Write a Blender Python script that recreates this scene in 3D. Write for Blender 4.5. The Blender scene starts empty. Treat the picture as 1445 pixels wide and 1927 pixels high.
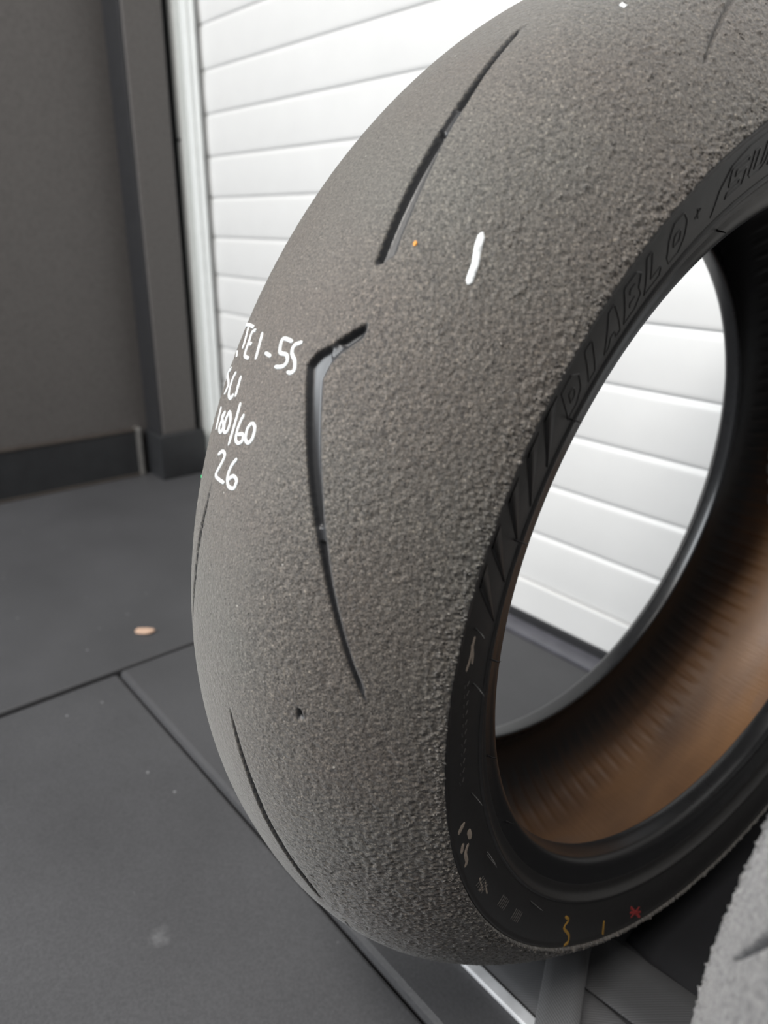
import bpy, math, random
import numpy as np
from mathutils import Matrix, Vector

# ------------------------------------------------------------------ camera, world, lights, exposure
scene = bpy.context.scene
W, H, FPX = 1445.0, 1927.0, 1343.2
CAM_H = 0.5097
YAW, PITCH, ROLL = [math.radians(v) for v in (-48.79573, 21.50694, -1.04175)]
def cam_rows():
    cy, sy, cp, sp = math.cos(YAW), math.sin(YAW), math.cos(PITCH), math.sin(PITCH)
    fw = np.array([sy*cp, cy*cp, -sp]); rt = np.array([cy, -sy, 0.0]); dn = np.cross(fw, rt)
    c, s = math.cos(ROLL), math.sin(ROLL)
    return np.array([c*rt + s*dn, -s*rt + c*dn, fw])
M = cam_rows()
CAM = np.array([0.0, 0.0, CAM_H])
def ray(px, py): return M.T @ np.array([(px - W/2)/FPX, (py - H/2)/FPX, 1.0])
def on_floor(px, py, z=0.0):
    d = ray(px, py); return CAM + d*((z - CAM_H)/d[2])

cd = bpy.data.cameras.new('camera'); cam = bpy.data.objects.new('camera', cd)
scene.collection.objects.link(cam); scene.camera = cam
cd.sensor_fit = 'VERTICAL'; cd.sensor_height = 34.6; cd.sensor_width = 34.6*W/H
cd.lens = FPX/H*34.6; cd.clip_start = 0.01; cd.clip_end = 60
r = M
cam.matrix_world = Matrix(((r[0][0], -r[1][0], -r[2][0], 0), (r[0][1], -r[1][1], -r[2][1], 0), (r[0][2], -r[1][2], -r[2][2], CAM_H), (0, 0, 0, 1)))
cd.dof.use_dof = True; cd.dof.focus_distance = 0.35; cd.dof.aperture_fstop = cd.lens/3.4

world = bpy.data.worlds.new('world'); scene.world = world; world.use_nodes = True
world.node_tree.nodes['Background'].inputs[0].default_value = (0.93, 0.96, 1.0, 1)
world.node_tree.nodes['Background'].inputs[1].default_value = 0.09

def area_light(name, loc, target, sx, sy, power, color):
    l = bpy.data.lights.new(name, 'AREA'); l.shape = 'RECTANGLE'; l.size = sx; l.size_y = sy
    l.energy = power; l.color = color
    o = bpy.data.objects.new(name, l); scene.collection.objects.link(o); o.location = loc
    o.rotation_euler = (Vector(target) - Vector(loc)).to_track_quat('-Z', 'Y').to_euler()
    return o
# two ceiling tube lamps, and an unseen window light added to grade the tread
area_light('ceiling_lamp', (-0.05, -0.75, 2.55), (-0.05, -0.35, 0.0), 1.3, 0.35, 34, (1.0, 0.965, 0.92))
area_light('ceiling_lamp', (-0.60, -1.9, 2.55), (-0.4, 0.0, 0.3), 1.3, 0.35, 26, (1.0, 0.965, 0.92))
area_light('added_window_light', (-1.455, -1.30, 1.15), (-0.5, -0.25, 0.75), 1.30, 1.30, 56, (0.92, 0.965, 1.0))
scene.view_settings.view_transform = 'Standard'; scene.view_settings.look = 'None'
scene.view_settings.gamma = 1.0; scene.view_settings.use_curve_mapping = False
scene.view_settings.exposure = 0.60

# ------------------------------------------------------------------ helpers
rng = random.Random(7)
def link(o): scene.collection.objects.link(o); return o
def tag(o, label=None, cat=None, group=None, kind=None):
    if label: o['label'] = label
    if cat: o['category'] = cat
    if group: o['group'] = group
    if kind: o['kind'] = kind
    return o
def empty(name, loc):
    o = bpy.data.objects.new(name, None); o.empty_display_size = 0.05; o.location = loc
    return link(o)
def mesh_np(name, V, F, mat=None, smooth=True, attrs=None):
    """V (n,3) float, F (m,k) int with k = 3 or 4"""
    V = np.asarray(V, np.float32); F = np.asarray(F, np.int32)
    me = bpy.data.meshes.new(name); k = F.shape[1]
    me.vertices.add(len(V)); me.vertices.foreach_set('co', V.ravel())
    me.loops.add(F.size); me.loops.foreach_set('vertex_index', F.ravel())
    me.polygons.add(len(F)); me.polygons.foreach_set('loop_start', np.arange(0, F.size, k, dtype=np.int32))
    me.update(calc_edges=True)
    if smooth: me.polygons.foreach_set('use_smooth', np.ones(len(F), bool))
    for nme, arr in (attrs or {}).items():
        a = me.attributes.new(nme, 'FLOAT', 'POINT'); a.data.foreach_set('value', np.asarray(arr, np.float32))
    if mat: me.materials.append(mat)
    me.validate()
    return me
def obj(name, me, parent=None, loc=(0, 0, 0)):
    o = bpy.data.objects.new(name, me); o.location = loc
    if parent: o.parent = parent
    return link(o)
def pymesh(name, V, F, mat=None, smooth=False):
    me = bpy.data.meshes.new(name); me.from_pydata([tuple(v) for v in V], [], F); me.update()
    if smooth:
        for p in me.polygons: p.use_smooth = True
    if mat: me.materials.append(mat)
    return me
def bevel_box(name, lo, hi, mat, bev=0.002, parent=None, seg=2):
    import bmesh
    bm = bmesh.new(); bmesh.ops.create_cube(bm, size=1.0)
    lo = Vector(lo); hi = Vector(hi); c = (lo + hi)/2; d = hi - lo
    for v in bm.verts: v.co = Vector((v.co.x*d.x, v.co.y*d.y, v.co.z*d.z))
    if bev: bmesh.ops.bevel(bm, geom=bm.edges[:], offset=bev, segments=seg, profile=0.5, affect='EDGES')
    me = bpy.data.meshes.new(name); bm.to_mesh(me); bm.free()
    if mat: me.materials.append(mat)
    return obj(name, me, parent, c)
def extrude_profile(name, prof, x0, x1, mat, axis='x', smooth=False):
    """closed 2D profile (a,z) swept along x (a = y) or along z (a,b = x,y)"""
    n = len(prof); V = []
    for t in (x0, x1):
        for a, b in prof: V.append((t, a, b) if axis == 'x' else ((a, t, b) if axis == 'y' else (a, b, t)))
    F = [(i, (i+1) % n, n + (i+1) % n, n + i) for i in range(n)] + [tuple(range(n))[::-1], tuple(range(n, 2*n))]
    return pymesh(name, V, F, mat, smooth)

# gradient noise on a lattice (2D)
_tab = np.random.RandomState(11)
_ang = _tab.rand(256, 256)*2*np.pi
def gnoise(x, y, seed=0):
    x = x + seed*37.17; y = y + seed*91.73
    xi = np.floor(x).astype(int); yi = np.floor(y).astype(int); fx = x - xi; fy = y - yi
    u = fx*fx*fx*(fx*(fx*6-15)+10); v = fy*fy*fy*(fy*(fy*6-15)+10)
    def g(dx, dy):
        a = _ang[(xi+dx) & 255, (yi+dy) & 255]; return np.cos(a)*(fx-dx) + np.sin(a)*(fy-dy)
    return 1.5*((g(0,0)*(1-u)+g(1,0)*u)*(1-v) + (g(0,1)*(1-u)+g(1,1)*u)*v)
def sstep(a, b, x):
    t = np.clip((x-a)/(b-a), 0, 1); return t*t*(3-2*t)

# ------------------------------------------------------------------ materials
def mat_new(name):
    m = bpy.data.materials.new(name); m.use_nodes = True
    nt = m.node_tree; b = nt.nodes['Principled BSDF']
    return m, nt, b
def nd(nt, t, **kw):
    n = nt.nodes.new(t)
    for k, v in kw.items(): setattr(n, k, v)
    return n
def noise(nt, scale, detail=3, rough=0.55, vec=None):
    n = nd(nt, 'ShaderNodeTexNoise'); n.inputs['Scale'].default_value = scale
    n.inputs['Detail'].default_value = detail; n.inputs['Roughness'].default_value = rough
    if vec is not None: nt.links.new(vec, n.inputs['Vector'])
    return n
def ramp(nt, src, stops):
    r = nd(nt, 'ShaderNodeValToRGB'); e = r.color_ramp.elements
    while len(e) < len(stops): e.new(0.5)
    for el, (p, c) in zip(e, stops): el.position = p; el.color = (*c, 1)
    nt.links.new(src, r.inputs['Fac']); return r
def bump(nt, src, strength, dist, normal=None):
    b = nd(nt, 'ShaderNodeBump'); b.inputs['Strength'].default_value = strength; b.inputs['Distance'].default_value = dist
    nt.links.new(src, b.inputs['Height'])
    if normal is not None: nt.links.new(normal, b.inputs['Normal'])
    return b
def simple(name, col, rough=0.5, metal=0.0, spec=0.5, nscale=None, nbump=0.1, ndist=0.0005, var=0.15):
    m, nt, b = mat_new(name); b.inputs['Roughness'].default_value = rough; b.inputs['Metallic'].default_value = metal
    b.inputs['Specular IOR Level'].default_value = spec
    tc = nd(nt, 'ShaderNodeTexCoord')
    n = noise(nt, nscale or 40, 4, 0.6, tc.outputs['Object'])
    lo = tuple(c*(1-var) for c in col); hi = tuple(min(1, c*(1+var)) for c in col)
    r_ = ramp(nt, n.outputs['Fac'], [(0.3, lo), (0.7, hi)]); nt.links.new(r_.outputs['Color'], b.inputs['Base Color'])
    if nscale:
        bp = bump(nt, n.outputs['Fac'], nbump, ndist); nt.links.new(bp.outputs['Normal'], b.inputs['Normal'])
    return m

def tread_material(name, grey, brown):
    m, nt, b = mat_new(name); L = nt.links.new
    tc = nd(nt, 'ShaderNodeTexCoord'); o = tc.outputs['Object']
    big = noise(nt, 9, 3, 0.5, o); fine = noise(nt, 1250, 4, 0.7, o); mid = noise(nt, 420, 3, 0.65, o)
    base = ramp(nt, big.outputs['Fac'], [(0.35, grey), (0.65, brown)])
    var = ramp(nt, fine.outputs['Fac'], [(0.33, (0.30, 0.30, 0.31)), (0.46, (0.88, 0.88, 0.88)), (0.56, (1.08, 1.08, 1.08)), (0.68, (2.1, 2.08, 2.0))])
    mul = nd(nt, 'ShaderNodeMix', data_type='RGBA', blend_type='MULTIPLY'); mul.inputs['Factor'].default_value = 1
    L(base.outputs['Color'], mul.inputs['A']); L(var.outputs['Color'], mul.inputs['B'])
    sp = noise(nt, 680, 2, 0.7, o)
    spr = ramp(nt, sp.outputs['Fac'], [(0.36, (0.45, 0.45, 0.46)), (0.47, (0.95, 0.95, 0.95)), (0.57, (1.05, 1.05, 1.05)), (0.68, (1.7, 1.68, 1.62))])
    mul0 = mul; mul = nd(nt, 'ShaderNodeMix', data_type='RGBA', blend_type='MULTIPLY')
    sh = nd(nt, 'ShaderNodeAttribute', attribute_name='shoulder'); L(sh.outputs['Fac'], mul.inputs['Factor'])
    L(mul0.outputs['Result'], mul.inputs['A']); L(spr.outputs['Color'], mul.inputs['B'])
    # tiny pale grit
    vo = nd(nt, 'ShaderNodeTexVoronoi'); vo.inputs['Scale'].default_value = 190; L(o, vo.inputs['Vector'])
    gr = ramp(nt, vo.outputs['Distance'], [(0.05, (1, 1, 1)), (0.12, (0, 0, 0))])
    sel = nd(nt, 'ShaderNodeSeparateColor'); L(vo.outputs['Color'], sel.inputs['Color'])
    gt = nd(nt, 'ShaderNodeMath', operation='GREATER_THAN'); gt.inputs[1].default_value = 0.93; L(sel.outputs['Red'], gt.inputs[0])
    gm = nd(nt, 'ShaderNodeMath', operation='MULTIPLY'); L(gr.outputs['Color'], gm.inputs[0]); L(gt.outputs[0], gm.inputs[1])
    mg = nd(nt, 'ShaderNodeMix', data_type='RGBA'); L(gm.outputs[0], mg.inputs['Factor']); L(mul.outputs['Result'], mg.inputs['A'])
    mg.inputs['B'].default_value = (0.42, 0.40, 0.36, 1)
    # unworn rubber inside the grooves
    at = nd(nt, 'ShaderNodeAttribute', attribute_name='groove')
    gv = nd(nt, 'ShaderNodeMix', data_type='RGBA'); L(at.outputs['Fac'], gv.inputs['Factor']); L(mg.outputs['Result'], gv.inputs['A'])
    gv.inputs['B'].default_value = (0.034, 0.035, 0.038, 1)
    L(gv.outputs['Result'], b.inputs['Base Color'])
    rr = ramp(nt, at.outputs['Fac'], [(0.0, (0.50,)*3), (1.0, (0.34,)*3)]); L(rr.outputs['Color'], b.inputs['Roughness'])
    b.inputs['Specular IOR Level'].default_value = 0.5; b.inputs['Sheen Weight'].default_value = 0.42; b.inputs['Sheen Roughness'].default_value = 0.35
    inv = nd(nt, 'ShaderNodeMath', operation='SUBTRACT'); inv.inputs[0].default_value = 1; L(at.outputs['Fac'], inv.inputs[1])
    b1 = bump(nt, mid.outputs['Fac'], 0.5, 0.0009); b2 = bump(nt, fine.outputs['Fac'], 0.5, 0.0004, b1.outputs['Normal'])
    L(inv.outputs[0], b1.inputs['Strength']); L(inv.outputs[0], b2.inputs['Strength'])
    L(b2.outputs['Normal'], b.inputs['Normal'])
    return m
M_TREAD = tread_material('worn_tread_rubber', (0.124, 0.118, 0.105), (0.122, 0.105, 0.091))
M_TREAD2 = tread_material('worn_tread_rubber_grey', (0.16, 0.157, 0.16), (0.16, 0.153, 0.15))
M_SIDE = simple('sidewall_rubber', (0.023, 0.022, 0.022), 0.42, nscale=300, nbump=0.12, ndist=0.0003)
M_BEAD = simple('bead_rubber', (0.016, 0.016, 0.017), 0.27, nscale=120, nbump=0.08, ndist=0.0003)
M_PAINT = simple('white_paint_marker', (0.80, 0.83, 0.84), 0.5, nscale=700, nbump=0.4, ndist=0.0002, var=0.12)
M_YELLOW = simple('yellow_crayon', (0.36, 0.20, 0.03), 0.6)
M_ORANGE = simple('orange_paint_fleck', (0.75, 0.30, 0.03), 0.5)
M_GREEN = simple('green_paint_fleck', (0.02, 0.35, 0.12), 0.5)
M_RED = simple('red_paint', (0.30, 0.03, 0.03), 0.6)
M_WORN = simple('worn_moulding', (0.055, 0.050, 0.047), 0.55)
M_SCUFF = simple('pale_scuff', (0.33, 0.27, 0.22), 0.7, nscale=500, nbump=0.5)

def liner_material():
    m, nt, b = mat_new('inner_liner_rubber'); L = nt.links.new
    tc = nd(nt, 'ShaderNodeTexCoord'); at = nd(nt, 'ShaderNodeAttribute', attribute_name='around')
    ac = nd(nt, 'ShaderNodeAttribute', attribute_name='across')
    cmb = nd(nt, 'ShaderNodeCombineXYZ'); L(at.outputs['Fac'], cmb.inputs[0]); L(ac.outputs['Fac'], cmb.inputs[1])
    big = noise(nt, 2.2, 3, 0.5, cmb.outputs[0])
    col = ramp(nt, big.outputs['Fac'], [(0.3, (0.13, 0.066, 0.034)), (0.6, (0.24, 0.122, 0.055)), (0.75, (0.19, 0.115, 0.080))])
    st = nd(nt, 'ShaderNodeAttribute', attribute_name='lit_brown')  # brown kept to the lit lower half; unlit shade painted dark elsewhere
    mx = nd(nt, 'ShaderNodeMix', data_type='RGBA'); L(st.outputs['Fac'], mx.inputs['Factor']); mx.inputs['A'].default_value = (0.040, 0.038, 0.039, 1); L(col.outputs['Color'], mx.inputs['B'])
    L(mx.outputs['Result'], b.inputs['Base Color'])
    b.inputs['Roughness'].default_value = 0.42
    mp = nd(nt, 'ShaderNodeMapping'); mp.inputs['Scale'].default_value = (55, 1.2, 1); L(cmb.outputs[0], mp.inputs['Vector'])
    nz = noise(nt, 3.0, 3, 0.6, mp.outputs[0])
    bp = bump(nt, nz.outputs['Fac'], 0.5, 0.0008); L(bp.outputs['Normal'], b.inputs['Normal'])
    return m
M_LINER = liner_material()

# ------------------------------------------------------------------ room: floor, walls, roller shutter
def floor_material():
    m, nt, b = mat_new('black_rubber_tile'); L = nt.links.new
    g = nd(nt, 'ShaderNodeNewGeometry'); P = g.outputs['Position']
    big = noise(nt, 5, 4, 0.55, P); fine = noise(nt, 420, 3, 0.6, P)
    c = ramp(nt, big.outputs['Fac'], [(0.3, (0.047, 0.047, 0.050)), (0.7, (0.063, 0.063, 0.067))])
    f = ramp(nt, fine.outputs['Fac'], [(0.3, (0.8, 0.8, 0.8)), (0.7, (1.15, 1.15, 1.15))])
    mul = nd(nt, 'ShaderNodeMix', data_type='RGBA', blend_type='MULTIPLY'); mul.inputs['Factor'].default_value = 1
    L(c.outputs['Color'], mul.inputs['A']); L(f.outputs['Color'], mul.inputs['B'])
    # pale dust specks
    vo = nd(nt, 'ShaderNodeTexVoronoi'); vo.inputs['Scale'].default_value = 70; L(P, vo.inputs['Vector'])
    d = ramp(nt, vo.outputs['Distance'], [(0.05, (1, 1, 1)), (0.12, (0, 0, 0))])
    se = nd(nt, 'ShaderNodeSeparateColor'); L(vo.outputs['Color'], se.inputs['Color'])
    gt = nd(nt, 'ShaderNodeMath', operation='GREATER_THAN'); gt.inputs[1].default_value = 0.9; L(se.outputs['Red'], gt.inputs[0])
    gm = nd(nt, 'ShaderNodeMath', operation='MULTIPLY'); L(d.outputs['Color'], gm.inputs[0]); L(gt.outputs[0], gm.inputs[1])
    # one smudge of dust on the tile in front
    sub = nd(nt, 'ShaderNodeVectorMath', operation='DISTANCE'); q = on_floor(300, 1755); sub.inputs[1].default_value = tuple(q)
    wn = noise(nt, 130, 3, 0.6, P)
    ad = nd(nt, 'ShaderNodeMath', operation='MULTIPLY_ADD'); L(wn.outputs['Fac'], ad.inputs[0]); ad.inputs[1].default_value = 0.016
    L(P, sub.inputs[0]); L(sub.outputs['Value'], ad.inputs[2])
    sm = ramp(nt, ad.outputs[0], [(0.008, (0.55, 0.55, 0.55)), (0.017, (0, 0, 0))])
    mx = nd(nt, 'ShaderNodeMath', operation='MAXIMUM'); L(gm.outputs[0], mx.inputs[0]); L(sm.outputs['Color'], mx.inputs[1])
    mm = nd(nt, 'ShaderNodeMath', operation='MULTIPLY'); L(mx.outputs[0], mm.inputs[0]); mm.inputs[1].default_value = 0.7
    mg = nd(nt, 'ShaderNodeMix', data_type='RGBA'); L(mm.outputs[0], mg.inputs['Factor']); L(mul.outputs['Result'], mg.inputs['A'])
    mg.inputs['B'].default_value = (0.32, 0.32, 0.33, 1)
    L(mg.outputs['Result'], b.inputs['Base Color']); b.inputs['Roughness'].default_value = 0.55
    bp = bump(nt, fine.outputs['Fac'], 0.35, 0.0006); L(bp.outputs['Normal'], b.inputs['Normal'])
    return m
M_FLOOR = floor_material()
M_SUB = simple('dark_subfloor', (0.02, 0.02, 0.021), 0.8)
M_WALL = simple('black_wall_paint', (0.088, 0.081, 0.078), 0.6, nscale=160, nbump=0.08)
M_BASE = simple('black_skirting', (0.022, 0.023, 0.025), 0.42)
M_BASETOP = simple('skirting_edge_profile', (0.10, 0.085, 0.075), 0.35, metal=0.6)
M_STEEL = simple('brushed_steel', (0.62, 0.60, 0.57), 0.3, metal=0.9)
M_WHITE = simple('white_shutter_enamel', (0.69, 0.69, 0.685), 0.36, nscale=12, nbump=0.02, var=0.02)
M_RAIL = simple('white_rail_enamel', (0.72, 0.74, 0.73), 0.28, var=0.03)
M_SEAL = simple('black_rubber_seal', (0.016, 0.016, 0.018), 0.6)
M_THRESH = simple('grey_threshold', (0.10, 0.10, 0.115), 0.35)

XW, YS = -1.49, 0.74
fl = bevel_box('floor', (-1.9, -3.6, -0.07), (2.6, 1.4, -0.016), M_SUB, 0); tag(fl, kind='structure')
def tile(x0, y0, x1, y1, dz=0.0, bev=0.003):
    g = 0.0012
    o = bevel_box('floor_tile', (x0+g, y0+g, -0.0165), (x1-g, y1-g, dz), M_FLOOR, bev, fl, 2)
    o.location = Vector(o.location) - Vector(fl.location)
for i in range(-1, 3):
    if i == -1: cols = [(y, y+1.0) for y in (-2.75, -1.75, -0.75)]      # staggered row beside the left wall
    else: cols = [(y, y+1.0) for y in (-2.754, -1.754, -0.754)]
    x0 = -0.775 + i*1.0
    if i == -1:
        for a, b in ((-3.3, -2.3), (-2.3, -1.3), (-1.3, -0.3), (-0.3, 0.70)): tile(XW, a, -0.775, b, 0.0)
    else:
        for a, b in cols: tile(x0, a, min(x0+1.0, 2.55), b, -0.004)
        tile(x0, 0.246, min(x0+1.0, 2.55), 0.700, 0.0, 0.006)

wl = bevel_box('wall_left', (XW-0.12, -3.5, 0), (XW, 0.90, 2.8), M_WALL, 0); tag(wl, kind='structure')
win = empty('added_window_1', (XW, -1.30, 1.15)); tag(win, kind='structure')  # frame added out of view to dress the tread light as a window
for nme, lo, hi in (('added_window_frame', (-0.01, -0.74, -0.74), (0.03, -0.67, 0.74)), ('added_window_frame', (-0.01, 0.67, -0.74), (0.03, 0.74, 0.74)), ('added_window_frame', (-0.01, -0.67, 0.67), (0.03, 0.67, 0.74)), ('added_window_frame', (-0.01, -0.67, -0.74), (0.03, 0.67, -0.67))):
    bevel_box(nme, lo, hi, M_RAIL, 0.003, win)
bb = bevel_box('baseboard_left', (XW-0.002, -3.5, 0), (XW+0.013, 0.578, 0.100), M_BASE, 0.002); tag(bb, kind='structure')
t1 = bevel_box('edge_profile', (XW, -3.5, 0.0985), (XW+0.015, 0.578, 0.1035), M_BASETOP, 0.001, bb); t1.location = Vector(t1.location) - Vector(bb.location)
t2 = bevel_box('floor_profile', (XW+0.012, -3.5, 0.0), (XW+0.019, 0.578, 0.005), M_BASETOP, 0.001, bb); t2.location = Vector(t2.location) - Vector(bb.location)
t3 = bevel_box('end_cap', (XW, 0.577, 0.0), (XW+0.020, 0.588, 0.106), M_STEEL, 0.002, bb); t3.location = Vector(t3.location) - Vector(bb.location)
# dark steel door post in the corner, with its plinth
post = bevel_box('trim_1', (XW-0.002, 0.614, 0), (XW+0.072, 0.690, 2.8), M_WALL, 0.003); tag(post, kind='structure')
pl = bevel_box('plinth', (XW-0.001, 0.600, 0), (XW+0.082, 0.705, 0.098), M_BASE, 0.003, post); pl.location = Vector(pl.location) - Vector(post.location)
rec = bevel_box('reveal', (XW-0.001, 0.688, 0), (XW+0.040, 0.80, 2.8), M_BASE, 0.001, post); rec.location = Vector(rec.location) - Vector(post.location)

sl = bevel_box('shade_strip', (XW-0.001, 0.609, 0.09), (XW+0.069, 0.616, 2.8), M_SEAL, 0.001, post); sl.location = Vector(sl.location) - Vector(post.location)  # black plate painting the shade of a recess on the post front
# roller shutter: slats, each a piece of its own
door = empty('door_1', (0.2, YS, 0)); tag(door, kind='structure')
PITCH_S = 0.0716; z0 = 0.0625
pr = []
FH = PITCH_S - 0.0036
for t in (0.0, 0.02, 0.05, 0.10, 0.2, 0.35, 0.5, 0.65, 0.8, 0.90, 0.95, 0.98, 1.0):   # gently bowed slat facing -y
    e = min(t, 1-t); pr.append((-0.0016*min(1.0, e/0.05)**0.5 - 0.0014*math.sin(math.pi*t), t*FH))
pr += [(0.0002, FH+0.0004), (0.0006, PITCH_S-0.0006), (0.010, PITCH_S-0.0006), (0.010, 0.0)]
SX0, SX1 = -1.40-0.2, 2.5-0.2
slat = extrude_profile('slat', pr, SX0, SX1, M_WHITE)
for p in slat.polygons: p.use_smooth = len(p.vertices) == 4
slat.set_sharp_from_angle(angle=math.radians(28))
nsl = 32
for k in range(nsl):
    obj('slat', slat, door, (0, 0, z0 + k*PITCH_S))
bar = bevel_box('bottom_bar', (SX0, -0.008, 0.014), (SX1, 0.010, z0-0.001), M_WHITE, 0.002, door)
seal = bevel_box('seal', (SX0, -0.010, 0.0), (SX1, 0.010, 0.015), M_SEAL, 0.002, door)
th = bevel_box('trim_2', (-1.40, 0.702, -0.0165), (2.5, 0.80, 0.0015), M_THRESH, 0.001); tag(th, kind='structure')
# white guide rail in profile strips
rail = empty('trim_3', (-1.40, YS, 0)); tag(rail, kind='structure')
for nme, lo, hi in (('rail_flange', (-0.046, -0.028, 0), (-0.022, 0.03, 2.7)), ('rail_web', (-0.022, -0.016, 0), (0.000, 0.03, 2.7)),
                    ('rail_lip', (0.000, -0.024, 0), (0.018, -0.0125, 2.7)), ('rail_lip', (0.0195, -0.020, 0), (0.034, -0.0125, 2.7))):
    bevel_box(nme, lo, hi, M_RAIL, 0.003, rail)
bevel_box('rail_joint', (-0.047, -0.029, 0.664), (-0.030, -0.010, 0.669), M_SEAL, 0.0005, rail)

# ------------------------------------------------------------------ motorcycle tyre
RT, WT, KT, RC = 0.2605, 0.0937, 2.4353, 0.322          # tread edge radius, half width, crown exponent, crown radius

class Tyre:
    def __init__(self, C, yaw, lean, seed, RT_=RT, WT_=WT, RC_=RC):
        self.RT, self.WT, self.RC = RT_, WT_, RC_
        self._o = np.linspace(0, WT_, 2001); r0 = self.crown_r(self._o)
        self._s = np.concatenate([[0], np.cumsum(np.hypot(np.diff(self._o), np.diff(r0)))]); self.SMAX = self._s[-1]
        self.C = np.array(C, float); self.seed = seed
        a = np.array([math.cos(yaw)*math.cos(lean), math.sin(yaw)*math.cos(lean), math.sin(lean)])
        e2 = np.array([-math.sin(yaw), math.cos(yaw), 0]); e3 = np.cross(a, e2)
        self.a, self.e2, self.e3 = a, e2, e3
        self.grooves = []; self.base = np.array([C[0], C[1], 0.0])
    def crown_r(self, o): return self.RT + (self.RC-self.RT)*(1-np.minimum(np.abs(o)/self.WT, 1.3)**KT)
    def o_of_s(self, s): return np.sign(s)*np.interp(np.abs(s), self._s, self._o)
    def s_of_o(self, o): return np.sign(o)*np.interp(np.abs(o), self._o, self._s)
    def carcass(self, P):
        P = np.array(P, float); o = P[:, 0]*self.WT/WT; r0 = P[:, 1]
        r1 = 0.2112 + (r0-0.2112)*(self.RT-0.2112)/(RT-0.2112); r2 = self.RT + (r0-RT)*(self.RC-self.RT)/(RC-RT)
        return np.stack([o, np.where(r0 < RT, r1, r2)], -1)
    def pt(self, o, r, ph):
        o = np.asarray(o, float)[..., None]; r = np.asarray(r, float)[..., None]; ph = np.asarray(ph, float)[..., None]
        return self.C + o*self.a + r*(np.cos(ph)*self.e2 + np.sin(ph)*self.e3)
    def coords(self, P):
        d = P - self.C; o = d @ self.a; y = d @ self.e2; z = d @ self.e3
        return o, np.hypot(y, z), np.arctan2(z, y) % (2*np.pi)
    def tread_pos(self, ph, s, h=0.0):
        """point on the tread at angle ph and arc position s, raised by h along the normal"""
        o = self.o_of_s(s); r_ = self.crown_r(o); e = 1e-4
        o1, o2 = self.o_of_s(s-e), self.o_of_s(s+e); r1, r2 = self.crown_r(o1), self.crown_r(o2)
        to, tr = o2-o1, r2-r1; n = np.hypot(to, tr); n[n == 0] = 1
        return self.pt(o + (-tr/n)*h, r_ + (to/n)*h, ph)
    def px_tread(self, px, py):
        d = ray(px, py); t = np.linspace(0.12, 1.0, 6000); P = CAM + t[:, None]*d
        o, r_, ph = self.coords(P); ins = (np.abs(o) < self.WT*1.02) & (r_ < self.crown_r(o))
        i = int(np.argmax(ins))
        if not ins.any():                                # just past the outline: nearest approach
            i = int(np.argmin(np.where(np.abs(o) < self.WT, r_ - self.crown_r(o), 9)))
        return ph[i], float(self.s_of_o(o[i]))
    def height(self, ph, s):
        """surface relief in metres and the groove mask"""
        sd_ = self.seed; l = ph*self.RC*1e3; c = s*1e3; t = np.abs(self.o_of_s(s))/self.WT; deg = np.degrees(ph) % 360
        near = s > 0
        h = 0.05*gnoise(l/1.7, c/1.7, sd_) + 0.03*gnoise(l/0.9, c/0.9, sd_+1)
        m1 = sstep(0.20, 0.55, t)
        wx = 2.2*gnoise(l/11, c/11, sd_+2); wy = 2.2*gnoise(l/9, c/9, sd_+3)
        ridg = 0.5 - np.abs(gnoise((l+wx)/2.3, (c+wy)/5.2, sd_+4))
        low = sstep(165, 215, deg)*(1-sstep(330, 350, deg)); up = 1 - sstep(120, 165, deg)
        h = h + m1*(0.24 + 0.62*low)*ridg*(1-0.55*up)
        h = h + m1*0.16*gnoise((l+wx)/1.4, (c+wy)/1.9, sd_+5)
        m2 = sstep(0.55, 0.9, t)
        lump = np.maximum(0, gnoise((l+wx)/2.7, (c+wy)/2.7, sd_+6)+0.12)
        h = h + m2*(0.06+1.05*low)*lump + m2*0.22*low*gnoise(l/1.6, c/1.6, sd_+10)
        cr = (1-sstep(0.0, 0.07, np.abs(gnoise((l+wx)/7.0, (c+wy)/4.5, sd_+13))))*sstep(0.12, 0.32, gnoise(l/9.0, c/9.0, sd_+14))
        h = h - m1*0.45*cr
        # worm-like rolled bits on the upper shoulder
        wr = np.maximum(0, gnoise((l+wx)/3.6, (c+wy)/1.7, sd_+7) - 0.40)
        h = h + sstep(0.45, 0.7, t)*up*2.2*wr
        # torn, rolled rubber along the tread edge
        ed = sstep(0.86, 0.985, t)
        rag = gnoise(l/4.3, c/3.0, sd_+8)*0.55 + gnoise(l/1.5, c/1.5, sd_+9)*0.75
        h = h + ed*np.maximum(-0.3, 0.12 + rag)*0.8
        h = h*1e-3; mask = np.zeros_like(h)
        for poly, left, right, depth, bars, rough, soft, tone in self.grooves:
            lo = poly.min(0)-4; hi = poly.max(0)+4
            sel = np.nonzero((l > lo[0]) & (l < hi[0]) & (c > lo[1]) & (c < hi[1]))[0]
            if len(sel) == 0: continue
            p = np.stack([l[sel], c[sel]], -1); ins = np.where(poly_sd(p, poly) < 0, 1.0, -1.0)
            jag = rough*gnoise(p[:, 0]/2.0, p[:, 1]/2.0, sd_+12)
            dl = line_d(p, left)*ins + jag; dr = line_d(p, right)*ins
            k = np.minimum(sstep(-0.15, 1.5, dl), sstep(-0.1, soft, dr)); dep = np.full(len(sel), depth)
            for (bl, bc, rad) in bars:
                w = 1 - sstep(rad-0.5, rad+0.2, np.hypot(p[:, 0]-bl, p[:, 1]-bc)); dep = dep*(1-0.5*w)
            h[sel] = h[sel]*(1-k) - k*dep*1e-3; mask[sel] = np.maximum(mask[sel], tone*sstep(0.0, 0.12, k))
        return h, mask
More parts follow.
